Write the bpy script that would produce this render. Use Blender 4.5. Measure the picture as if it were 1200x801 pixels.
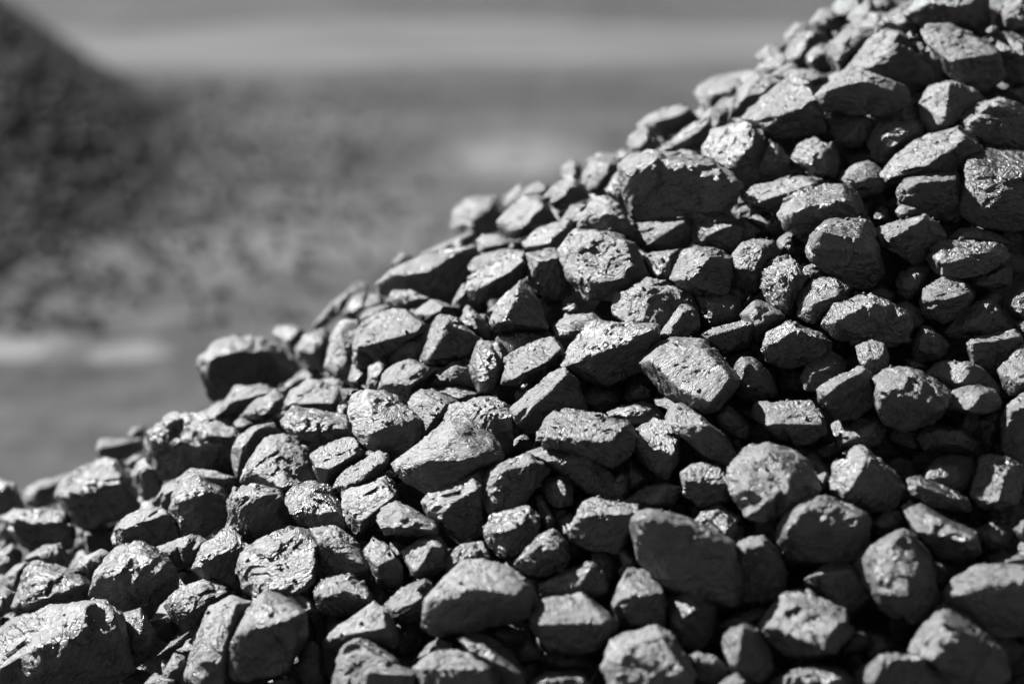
# A heap of coal lumps in a yard, black and white. The table: outline as seen, front edges, height off the heap (mm), how far it lies back, label
import bpy, bmesh, math, random
import numpy as np
from mathutils import Vector, Matrix

for o in list(bpy.data.objects):
    bpy.data.objects.remove(o, do_unlink=True)
sc = bpy.context.scene
col = sc.collection
R = math.radians

# ---------------------------------------------------------------- camera, light, exposure
CAM = np.array((0.0, 0.0, 1.2))
PITCH = R(10.0)
HALF = math.tan(R(12.0))
cam_d = bpy.data.cameras.new('camera')
cam_d.sensor_width = 36.0
cam_d.lens = 18.0 / HALF
cam_d.clip_start, cam_d.clip_end = 0.05, 2000.0
cam_d.dof.use_dof = True
cam_d.dof.focus_distance = 2.40
cam_d.dof.aperture_fstop = cam_d.lens / 33.0
cam_d.dof.aperture_blades = 9
cam = bpy.data.objects.new('camera', cam_d)
col.objects.link(cam)
cam.location = CAM
cam.rotation_euler = (R(90) - PITCH, 0, 0)
sc.camera = cam

SUN_DIR = Vector((-0.62, 0.40, 0.66)).normalized()
elev = math.asin(SUN_DIR.z)
azim = math.atan2(SUN_DIR.x, SUN_DIR.y)
sun_d = bpy.data.lights.new('sun', 'SUN')
sun_d.energy = 5.0
sun_d.angle = R(0.5)
sun_d.color = (1.0, 1.0, 1.0)          # black and white photograph: neutral light
sun = bpy.data.objects.new('sun', sun_d)
col.objects.link(sun)
sun.rotation_euler = SUN_DIR.to_track_quat('Z', 'Y').to_euler()
sun.location = (-6, 3, 8)

w = bpy.data.worlds.new('World')
sc.world = w
w.use_nodes = True
nt = w.node_tree
bgn = nt.nodes['Background']
sky = nt.nodes.new('ShaderNodeTexSky')
sky.sky_type = 'NISHITA'
sky.sun_disc = False
sky.sun_elevation = elev
sky.sun_rotation = azim
sky.air_density = 0.5
sky.dust_density = 0.3
bw = nt.nodes.new('ShaderNodeRGBToBW')
nt.links.new(sky.outputs[0], bw.inputs[0])
nt.links.new(bw.outputs[0], bgn.inputs[0])
bgn.inputs[1].default_value = 0.05

sc.view_settings.view_transform = 'Standard'
sc.view_settings.look = 'None'
sc.view_settings.exposure = 1.75
sc.view_settings.gamma = 1.0
sc.view_settings.use_curve_mapping = False
sc.cycles.use_denoising = True
sc.cycles.max_bounces = 4
sc.cycles.diffuse_bounces = 2

# ---------------------------------------------------------------- helpers
rng = np.random.default_rng(7)
PERM = rng.permutation(256)
PERM = np.concatenate([PERM, PERM, PERM])
G3 = rng.normal(size=(256, 3)); G3 /= np.linalg.norm(G3, axis=1)[:, None]

def noise(p):
    """gradient noise, about -1..1"""
    i = np.floor(p).astype(np.int64); f = p - i; i &= 255
    u = f * f * f * (f * (f * 6 - 15) + 10)
    out = 0
    for dx in (0, 1):
        wx = u[:, 0] if dx else 1 - u[:, 0]
        hx = PERM[i[:, 0] + dx]
        for dy in (0, 1):
            wy = u[:, 1] if dy else 1 - u[:, 1]
            hy = PERM[hx + i[:, 1] + dy]
            for dz in (0, 1):
                wz = u[:, 2] if dz else 1 - u[:, 2]
                g = G3[PERM[hy + i[:, 2] + dz] & 255]
                out = out + wx * wy * wz * ((f[:, 0] - dx) * g[:, 0] + (f[:, 1] - dy) * g[:, 1] + (f[:, 2] - dz) * g[:, 2])
    return out * 1.6

def ico(level):
    bm = bmesh.new()
    bmesh.ops.create_icosphere(bm, subdivisions=level, radius=1.0)
    v = np.array([x.co[:] for x in bm.verts]); f = np.array([[x.index for x in t.verts] for t in bm.faces])
    bm.free()
    return v, f
ICO = {k: ico(k) for k in (3, 4, 5, 6)}

def rot_random(r):
    q = r.normal(size=4); q /= np.linalg.norm(q); a, b, c, d = q
    return np.array([[1-2*(c*c+d*d), 2*(b*c-a*d), 2*(b*d+a*c)],
                     [2*(b*c+a*d), 1-2*(b*b+d*d), 2*(c*d-a*b)],
                     [2*(b*d-a*c), 2*(c*d+a*b), 1-2*(b*b+c*c)]])

def hull_planes(pts):
    bm = bmesh.new()
    for p in pts: bm.verts.new(p)
    bmesh.ops.convex_hull(bm, input=bm.verts[:])
    bm.normal_update()
    c = np.mean([v.co[:] for v in bm.verts if v.link_faces], axis=0)
    rows = []
    for f in bm.faces:
        a = f.calc_area()
        if a < 1e-9: continue
        n = np.array(f.normal[:]); h = float(n @ (np.array(f.verts[0].co[:]) - c))
        if h < 0: n, h = -n, -h
        rows.append((a, n, h))
    bm.free()
    rows.sort(key=lambda x: -x[0])
    keep = []
    for a, n, h in rows:
        if all(n @ m < 0.985 for _, m, _ in keep):
            keep.append((a, n, max(h, 1e-4)))
    return c, np.array([k[1] for k in keep]), np.array([k[2] for k in keep])

def rock(pts, level, r, sharp=20.0, rough=1.0, chips=5):
    """a broken lump: the convex body of pts with chipped corners, bedding ledges and grain"""
    c, N, H = hull_planes(pts)
    ext = np.abs(np.asarray(pts) - c).max(axis=0)
    s = float(np.mean(ext))
    dirs, faces = ICO[level]
    u = dirs * (ext / s) ** 0.8
    u = u / np.linalg.norm(u, axis=1)[:, None]
    # chipped corners: a few shallow random cuts
    for _ in range(chips):
        n = r.normal(size=3); n /= np.linalg.norm(n)
        den = np.maximum(u @ N.T, 1e-6)
        t = (H / den).min(axis=1)
        sup = float((u @ n * t).max())
        N = np.vstack([N, n]); H = np.append(H, sup * r.uniform(0.80, 0.96))
    q = np.maximum(u @ N.T, 0) / H
    t = 1.025 / (q ** sharp).sum(axis=1) ** (1.0 / sharp)
    # broken steps: a wedge taken out between two fracture planes
    for _ in range(int(r.integers(1, 4)) if level >= 5 else 0):
        e = r.normal(size=3); e /= np.linalg.norm(e)
        a_ = np.cross(e, r.normal(size=3)); a_ /= np.linalg.norm(a_)
        k_ = r.uniform(0.7, 1.6)
        nA = e + k_ * a_; nB = e - k_ * a_ * r.uniform(0.25, 0.8)
        nA /= np.linalg.norm(nA); nB /= np.linalg.norm(nB)
        j = int((u @ e * t).argmax()); q_ = u[j] * t[j] - e * s * r.uniform(0.10, 0.24)
        tA = (q_ @ nA) / np.maximum(u @ nA, 1e-4); tB = (q_ @ nB) / np.maximum(u @ nB, 1e-4)
        lim = np.maximum(np.where(tA > 0, tA, 9e9), np.where(tB > 0, tB, 9e9))
        t = np.where(lim > 0.55 * t, np.minimum(t, lim), t)
    p = u * t[:, None]
    # detail
    Q = rot_random(r); off = r.uniform(0, 200, 3)
    a = p @ Q.T / s
    warp = np.stack([noise(a * 1.3 + off + k * 31.7) for k in range(3)], axis=1)
    aw = a + 0.25 * warp
    d = 0.018 * noise(aw * 1.5 + off)
    bed = aw * np.array((1.0, 1.0, 3.4))
    # flat breaks: a noise replaced by its tangent planes over irregular cells, coarse then fine
    def breaks(count, freq, amp, jit, stretch, lim):
        b = aw * stretch
        ci = r.choice(len(p), count, replace=False)
        cw = b[ci] + jit * r.normal(size=(count, 3))
        g0 = noise(cw * freq + off + 91)
        grad = np.stack([(noise((cw + 0.03 * e_) * freq + off + 91) - g0) / 0.03 for e_ in np.eye(3)], axis=1)
        jg = b + 0.8 * jit * np.stack([noise(aw * 2.2 / jit ** 0.5 + off + 40 * j_) for j_ in range(3)], axis=1)
        own = ((cw * cw).sum(axis=1)[None] - 2 * jg @ cw.T).argmin(axis=1)
        return amp * np.clip(g0[own] + ((b - cw[own]) * grad[own]).sum(axis=1), -lim, lim)
    d += breaks(int(26 + 14 * r.uniform()) if level >= 5 else 14, 1.9, 0.042, 0.10, np.ones(3), 1.2)
    if level >= 5:
        d += breaks(260 if level == 6 else 120, 5.5, 0.018, 0.035, np.array((1.0, 1.0, 1.7)), 1.0)
    n1 = noise(bed * 1.7 + off + 11)
    st = n1 * 3.0
    fl = np.floor(st); fr = st - fl
    d += 0.028 * (fl + np.clip((fr - 0.5) * 4 + 0.5, 0, 1) - st * 0.35) / 3.0 * 1.6    # stepped ledges
    n2 = noise(bed * 3.6 + off + 23)
    d -= 0.020 * np.clip(1 - np.abs(n2) * 5.0, 0, 1) * np.clip(noise(aw * 1.4 + off + 5) + 0.45, 0, 1)   # cracks
    d += 0.010 * np.abs(noise(aw * 4.6 + off + 37)) * 1.5
    if level >= 5:
        d += 0.010 * noise(aw * np.array((8.0, 8.0, 15.0)) + off + 51)
    if level >= 6:
        d += 0.007 * noise(aw * 19.0 + off + 67)
    p = p + u * (d * s * rough)[:, None]
    return c, p, faces, Q

def mesh_from(name, v, f, mat):
    me = bpy.data.meshes.new(name)
    me.vertices.add(len(v)); me.vertices.foreach_set('co', np.asarray(v, dtype=np.float32).ravel())
    n = len(f)
    me.loops.add(n * 3); me.loops.foreach_set('vertex_index', np.asarray(f, dtype=np.int32).ravel())
    me.polygons.add(n)
    me.polygons.foreach_set('loop_start', np.arange(0, 3 * n, 3, dtype=np.int32))
    me.polygons.foreach_set('use_smooth', np.ones(n, dtype=bool))
    me.update(calc_edges=True); me.validate()
    me.materials.append(mat)
    return me

# ---------------------------------------------------------------- materials
class Nodes:
    def __init__(self, name):
        self.m = bpy.data.materials.new(name); self.m.use_nodes = True
        self.t = self.m.node_tree; self.b = self.t.nodes['Principled BSDF']
    def n(self, typ, **kw):
        x = self.t.nodes.new(typ)
        for k, v in kw.items():
            if k.startswith('i_'): x.inputs[k[2:].replace('_', ' ')].default_value = v
            else: setattr(x, k, v)
        return x
    def l(self, a, b): self.t.links.new(a, b)
    def math(self, op, a, b=None, clamp=False):
        x = self.n('ShaderNodeMath', operation=op, use_clamp=clamp)
        for i, v in enumerate((a, b)):
            if v is None: continue
            if isinstance(v, (int, float)): x.inputs[i].default_value = v
            else: self.l(v, x.inputs[i])
        return x.outputs[0]
    def ramp(self, src, stops):
        x = self.n('ShaderNodeValToRGB')
        e = x.color_ramp.elements
        while len(e) < len(stops): e.new(0.5)
        for k, (pos, g) in zip(e, stops):
            k.position = pos; k.color = (g, g, g, 1)
        self.l(src, x.inputs[0])
        return x.outputs[0]

def coal_material(name='coal', tone=1.0, spec=1.15, rough=0.17):
    k = Nodes(name)
    tc = k.n('ShaderNodeTexCoord'); co = tc.outputs['Object']
    inf = k.n('ShaderNodeObjectInfo').outputs['Random']
    bed = k.n('ShaderNodeMapping'); bed.inputs['Scale'].default_value = (1, 1, 3.2); k.l(co, bed.inputs[0])
    nz = lambda v, s, d, r=0.6, dist=0.0: (lambda x: (k.l(v, x.inputs['Vector']), x.outputs['Fac'])[1])(k.n('ShaderNodeTexNoise', i_Scale=s, i_Detail=d, i_Roughness=r, i_Distortion=dist))
    big = nz(co, 30, 3); grain = nz(bed.outputs[0], 150, 5, 0.65, 0.4); fine = nz(co, 600, 3, 0.7)
    vor = k.n('ShaderNodeTexVoronoi', feature='DISTANCE_TO_EDGE', i_Scale=70.0); k.l(bed.outputs[0], vor.inputs['Vector'])
    crack = k.math('SUBTRACT', 1.0, k.math('MULTIPLY', vor.outputs['Distance'], 14.0, True), True)
    crack = k.math('MULTIPLY', crack, k.ramp(nz(co, 45, 2), ((0.5, 0), (0.62, 1))))
    base = k.math('ADD', k.math('MULTIPLY', big, 0.018), k.math('MULTIPLY', grain, 0.026))
    base = k.math('MULTIPLY', base, k.math('ADD', k.math('MULTIPLY', inf, 1.3 * tone), 0.35 * tone))
    base = k.math('MULTIPLY', base, k.math('SUBTRACT', 1.0, k.math('MULTIPLY', crack, 0.6)))
    k.l(base, k.b.inputs['Base Color'])
    ro = k.math('ADD', rough, k.math('MULTIPLY', k.ramp(nz(co, 55, 4), ((0.3, 0), (0.7, 1))), 0.30))
    ro = k.math('ADD', ro, k.math('MULTIPLY', k.math('FRACT', k.math('MULTIPLY', inf, 17.3)), 0.24))
    k.l(ro, k.b.inputs['Roughness'])
    k.b.inputs['Specular IOR Level'].default_value = spec
    h = k.math('ADD', k.math('MULTIPLY', grain, 0.0034), k.math('MULTIPLY', fine, 0.0011))
    h = k.math('ADD', h, k.math('MULTIPLY', nz(co, 70, 4, 0.55, 0.2), 0.0040))
    h = k.math('SUBTRACT', h, k.math('MULTIPLY', crack, 0.002))
    bp = k.n('ShaderNodeBump', i_Strength=0.85, i_Distance=1.0); k.l(h, bp.inputs['Height'])
    k.l(bp.outputs[0], k.b.inputs['Normal'])
    return k.m
COAL = coal_material()
DARK_COAL = coal_material('darkened_coal', 0.42, 0.3, 0.5)  # copy of the coal made darker and duller, to keep the far heap dark

# ---------------------------------------------------------------- the yard
def ground_material():
    k = Nodes('yard_dirt')
    tc = k.n('ShaderNodeTexCoord'); co = tc.outputs['Object']
    sx = k.n('ShaderNodeSeparateXYZ'); k.l(co, sx.inputs[0]); X, Y = sx.outputs[0], sx.outputs[1]
    nz = lambda s, d, r=0.6, sc3=(1, 1, 1): (lambda x, m: (setattr(m.inputs['Scale'], 'default_value', sc3), k.l(co, m.inputs[0]), k.l(m.outputs[0], x.inputs['Vector']), x.outputs['Fac'])[3])(k.n('ShaderNodeTexNoise', i_Scale=s, i_Detail=d, i_Roughness=r), k.n('ShaderNodeMapping'))
    wob = nz(0.9, 4); wob2 = nz(5.0, 3)
    v = k.math('ADD', 0.016, k.math('MULTIPLY', k.ramp(nz(1.1, 6, 0.6, (0.7, 0.6, 1)), ((0.33, 0), (0.70, 1))), 0.050))
    v = k.math('ADD', v, k.math('MULTIPLY', k.ramp(nz(5.0, 5, 0.7), ((0.42, 0), (0.75, 1))), 0.065))
    v = k.math('ADD', v, k.math('MULTIPLY', k.math('SUBTRACT', nz(1.0, 4, 0.6, (0.22, 0.9, 1)), 0.5), 0.09))
    # dusty and dark patches, and painted glints, with shapes of their own
    def patch(cx, cy, rx, ry, amount):
        a = k.math('MULTIPLY', k.math('SUBTRACT', X, cx), 1 / rx); b = k.math('MULTIPLY', k.math('SUBTRACT', Y, cy), 1 / ry)
        d = k.math('SQRT', k.math('ADD', k.math('MULTIPLY', a, a), k.math('MULTIPLY', b, b)))
        d = k.math('ADD', d, k.math('MULTIPLY', k.math('SUBTRACT', wob, 0.5), 2.2))
        d = k.math('ADD', d, k.math('MULTIPLY', k.math('SUBTRACT', wob2, 0.5), 2.0))
        return k.math('MULTIPLY', k.ramp(d, ((0.45, 1), (1.15, 0))), amount)
    for pt in PATCHES:
        v = k.math('ADD', v, patch(*pt))
    v = k.math('MULTIPLY', k.math('MAXIMUM', v, 0.010), 0.74)
    k.l(v, k.b.inputs['Base Color'])
    k.b.inputs['Roughness'].default_value = 0.85; k.b.inputs['Specular IOR Level'].default_value = 0.12
    bp = k.n('ShaderNodeBump', i_Strength=0.6, i_Distance=1.0)
    k.l(k.math('MULTIPLY', nz(9, 6, 0.7), 0.05), bp.inputs['Height']); k.l(bp.outputs[0], k.b.inputs['Normal'])
    return k.m
#          x      y     rx    ry   albedo change
PATCHES = ((0.0, 12.3, 0.45, 1.3, 0.095), (-0.95, 8.9, 0.85, 0.8, 0.055), (-1.42, 6.7, 0.26, 0.26, 0.11), (-1.08, 6.65, 0.14, 0.20, 0.11), (-0.2, 16.5, 2.5, 1.8, -0.015),  # the two smallest are bright glints put into the dirt's colour
           (-1.0, 7.6, 1.2, 0.35, -0.012), (-0.9, 11.0, 0.9, 0.9, -0.010), (0.9, 12.5, 0.8, 2.5, -0.008), (-2.7, 10.6, 1.5, 4.5, -0.06),
           (-1.2, 33.0, 1.6, 3.0, -0.02), (1.0, 34.0, 1.4, 3.0, -0.02))
bm = bmesh.new()
S = 600.0
grid = [-S, -60, -20, -8, -4, 0, 4, 8, 12, 16, 20, 30, 60, S]
vs = {(i, j): bm.verts.new((x, y, 0)) for i, x in enumerate(grid) for j, y in enumerate(grid)}
for i in range(len(grid) - 1):
    for j in range(len(grid) - 1):
        bm.faces.new((vs[i, j], vs[i+1, j], vs[i+1, j+1], vs[i, j+1]))
me = bpy.data.meshes.new('ground'); bm.to_mesh(me); bm.free()
me.materials.append(ground_material())
ground = bpy.data.objects.new('ground', me); col.objects.link(ground); ground['kind'] = 'structure'

k = Nodes('pale_road_dust')
tc = k.n('ShaderNodeTexCoord'); n_ = k.n('ShaderNodeTexNoise', i_Scale=0.45, i_Detail=6.0); k.l(tc.outputs['Object'], n_.inputs['Vector'])
k.l(k.ramp(n_.outputs['Fac'], ((0.3, 0.053), (0.7, 0.092))), k.b.inputs['Base Color']); k.b.inputs['Roughness'].default_value = 0.9; k.b.inputs['Specular IOR Level'].default_value = 0.12
bm = bmesh.new()
xs = np.linspace(-120, 120, 121)
near = [bm.verts.new((x, 19.6 + 0.7 * math.sin(x * 0.9) + 0.5 * math.sin(x * 2.3 + 1), 0.004)) for x in xs]
far = [bm.verts.new((x, 27.5 + 1.6 * math.sin(x * 0.7 + 2) + 1.2 * math.sin(x * 1.9), 0.004)) for x in xs]
for i in range(120): bm.faces.new((near[i], near[i+1], far[i+1], far[i]))
me = bpy.data.meshes.new('dirt_road'); bm.to_mesh(me); bm.free(); me.materials.append(k.m)
road = bpy.data.objects.new('dirt_road', me); col.objects.link(road); road['kind'] = 'structure'

# small rocks used many times in the masses nobody could count
PROTO = []
for i in range(10):
    r = np.random.default_rng(900 + i)
    pts = r.normal(size=(14, 3)); pts /= np.linalg.norm(pts, axis=1)[:, None]
    pts *= np.array((1.0, r.uniform(0.7, 0.95), r.uniform(0.6, 0.9)))
    c, p, f, _ = rock(pts, 4, r, 18.0, 1.3, 4)
    c3, p3, f3, _ = rock(pts, 3, np.random.default_rng(900 + i), 18.0, 1.0, 2)
    PROTO.append((p, f, p3, f3))

def mass(name, places, mat, low=False, extra=None):
    V, F, n = [], [], 0
    r = np.random.default_rng(len(places))
    for (x, y, z, s) in places:
        pr = PROTO[r.integers(len(PROTO))]
        p, f = (pr[2], pr[3]) if low else (pr[0], pr[1])
        q = p @ rot_random(r).T * s + np.array((x, y, z))
        V.append(q); F.append(f + n); n += len(q)
    if extra is not None:
        V.append(extra[0]); F.append(extra[1] + n)
    me = mesh_from(name, np.vstack(V), np.vstack(F), mat)
    o = bpy.data.objects.new(name, me); col.objects.link(o); o['kind'] = 'stuff'
    return o

def cone_mesh(apex, slope, drop, na=96, nr=24, top=0.0):
    rr = np.linspace(0.001, drop / slope, nr); an = np.linspace(0, 2 * math.pi, na, endpoint=False)
    v = np.array([(apex[0] + r_ * math.cos(a), apex[1] + r_ * math.sin(a), apex[2] - top - slope * r_) for r_ in rr for a in an])
    f = []
    for i in range(nr - 1):
        for j in range(na):
            a, b, c_, d = i*na+j, i*na+(j+1) % na, (i+1)*na+(j+1) % na, (i+1)*na+j
            f += [(a, d, c_), (a, c_, b)]
    return v, np.array(f)

# the far heap
HA = np.array((-5.2, 15.0, 2.1)); HS = 0.70; HY = 3.0
r = np.random.default_rng(5)
pl = []
while len(pl) < 8000:
    rad = 3.1 * math.sqrt(r.uniform()); an = r.uniform(0, 2 * math.pi)
    x, y = HA[0] + rad * math.cos(an), HA[1] + HY * rad * math.sin(an)
    if x < -6.0 or y > 20: continue
    pl.append((x + 0.2 * (15 - y), y, max(HA[2] - HS * rad, 0.02), r.uniform(0.022, 0.05)))
for _ in range(9000):
    an = r.uniform(0, 2 * math.pi); rad = 2.7 + abs(r.normal()) * 0.9
    y = HA[1] + HY * rad * math.sin(an)
    if 6.9 < y < 18: pl.append((HA[0] + rad * math.cos(an) + 0.2 * (15 - y), y, 0.010, r.uniform(0.010, 0.030)))
cv, cf = cone_mesh(HA, HS, 2.15, top=0.03)
cv[:, 1] = HA[1] + (cv[:, 1] - HA[1]) * HY
cv[:, 0] += 0.2 * (15 - cv[:, 1])
heap = mass('coal_heap', pl, DARK_COAL, True, (cv, cf))
heap['label'] = 'blurred dark heap of coal far behind the pile at the upper left'; heap['category'] = 'coal heap'

# crumbs of coal lying about the yard
pl = []
r = np.random.default_rng(6)
while len(pl) < 5000:
    y = 4.5 + 18 * r.uniform() ** 1.5; x = r.uniform(-0.5, 0.5) * (1.4 + 0.62 * y) - 0.3
    s = 0.003 + 0.006 * r.uniform() ** 3
    pl.append((x, y, s * 0.4, s))
crumbs = mass('coal_crumbs', pl, COAL, True)
crumbs['label'] = 'scattered coal crumbs on the dusty yard ground'; crumbs['category'] = 'coal crumbs'

# ---------------------------------------------------------------- the coal pile
K = 2 * HALF / 1200.0
cp, sp = math.cos(PITCH), math.sin(PITCH)
AX_X = np.array((1.0, 0, 0)); AX_Y = np.array((0, sp, cp)); AX_F = np.array((0, cp, -sp))
def ray(px, py): return AX_F + AX_X * ((px - 600) * K) + AX_Y * ((400.5 - py) * K)     # unit depth along the view axis
SLOPE = 0.66
APEX_D = 2.92
APEX = CAM + APEX_D * ray(1235, -190)
LEAN, SQUASH = 0.20, 0.80          # the heap runs a little towards the camera on its left and is steeper in front
def skew(v): return np.array((v[0], (v[1] - LEAN * v[0]) / SQUASH, v[2]))
def depth_at(px, py):
    """view depth where the sight line meets the cone of the heap (or passes closest)"""
    D = skew(ray(px, py)); o = skew(CAM - APEX)
    a = SLOPE**2 * (D[0]**2 + D[1]**2) - D[2]**2
    b = 2 * (SLOPE**2 * (o[0]*D[0] + o[1]*D[1]) - o[2]*D[2])
    c = SLOPE**2 * (o[0]**2 + o[1]**2) - o[2]**2
    disc = b*b - 4*a*c
    if disc <= 0: return -b / (2*a)
    t = (-b - math.sqrt(disc)) / (2*a)
    return t
def heap_z(x, y):
    v = skew(np.array((x, y, 0.0)) - APEX)
    return APEX[2] - SLOPE * math.hypot(v[0], v[1])

pl = []
r = np.random.default_rng(8)
for gx in np.arange(-2.6, 4.2, 0.052):
    for gy in np.arange(0.4, 5.6, 0.052):
        x = gx + r.uniform(-.02, .02); y = gy + r.uniform(-.02, .02); z = heap_z(x, y)
        if z < 0.0: continue
        v = np.array((x, y, z)) - CAM; dep = v @ AX_F
        inview = False
        if dep > 0.3:
            px = 600 + (v @ AX_X) / dep / K; py = 400.5 - (v @ AX_Y) / dep / K
            inview = -60 < px < 1240 and -40 < py < 830
            if not (-900 < px < 2500 and -600 < py < 1500): continue
        elif y < 0.9: continue
        s = r.uniform(0.024, 0.036)
        pl.append((x, y, z - (0.060 if inview else 0.02), s))
cv, cf = cone_mesh(APEX, SLOPE, APEX[2] + 0.1, top=0.10)
cv[:, 1] = APEX[1] + (cv[:, 1] - APEX[1]) * SQUASH + LEAN * (cv[:, 0] - APEX[0])
rubble = mass('coal_rubble', pl, COAL, False, (cv, cf))
rubble['label'] = 'shaded rubble of coal filling the gaps beneath the lumps of the pile'; rubble['category'] = 'coal rubble'
print('rubble', len(pl))

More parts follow.
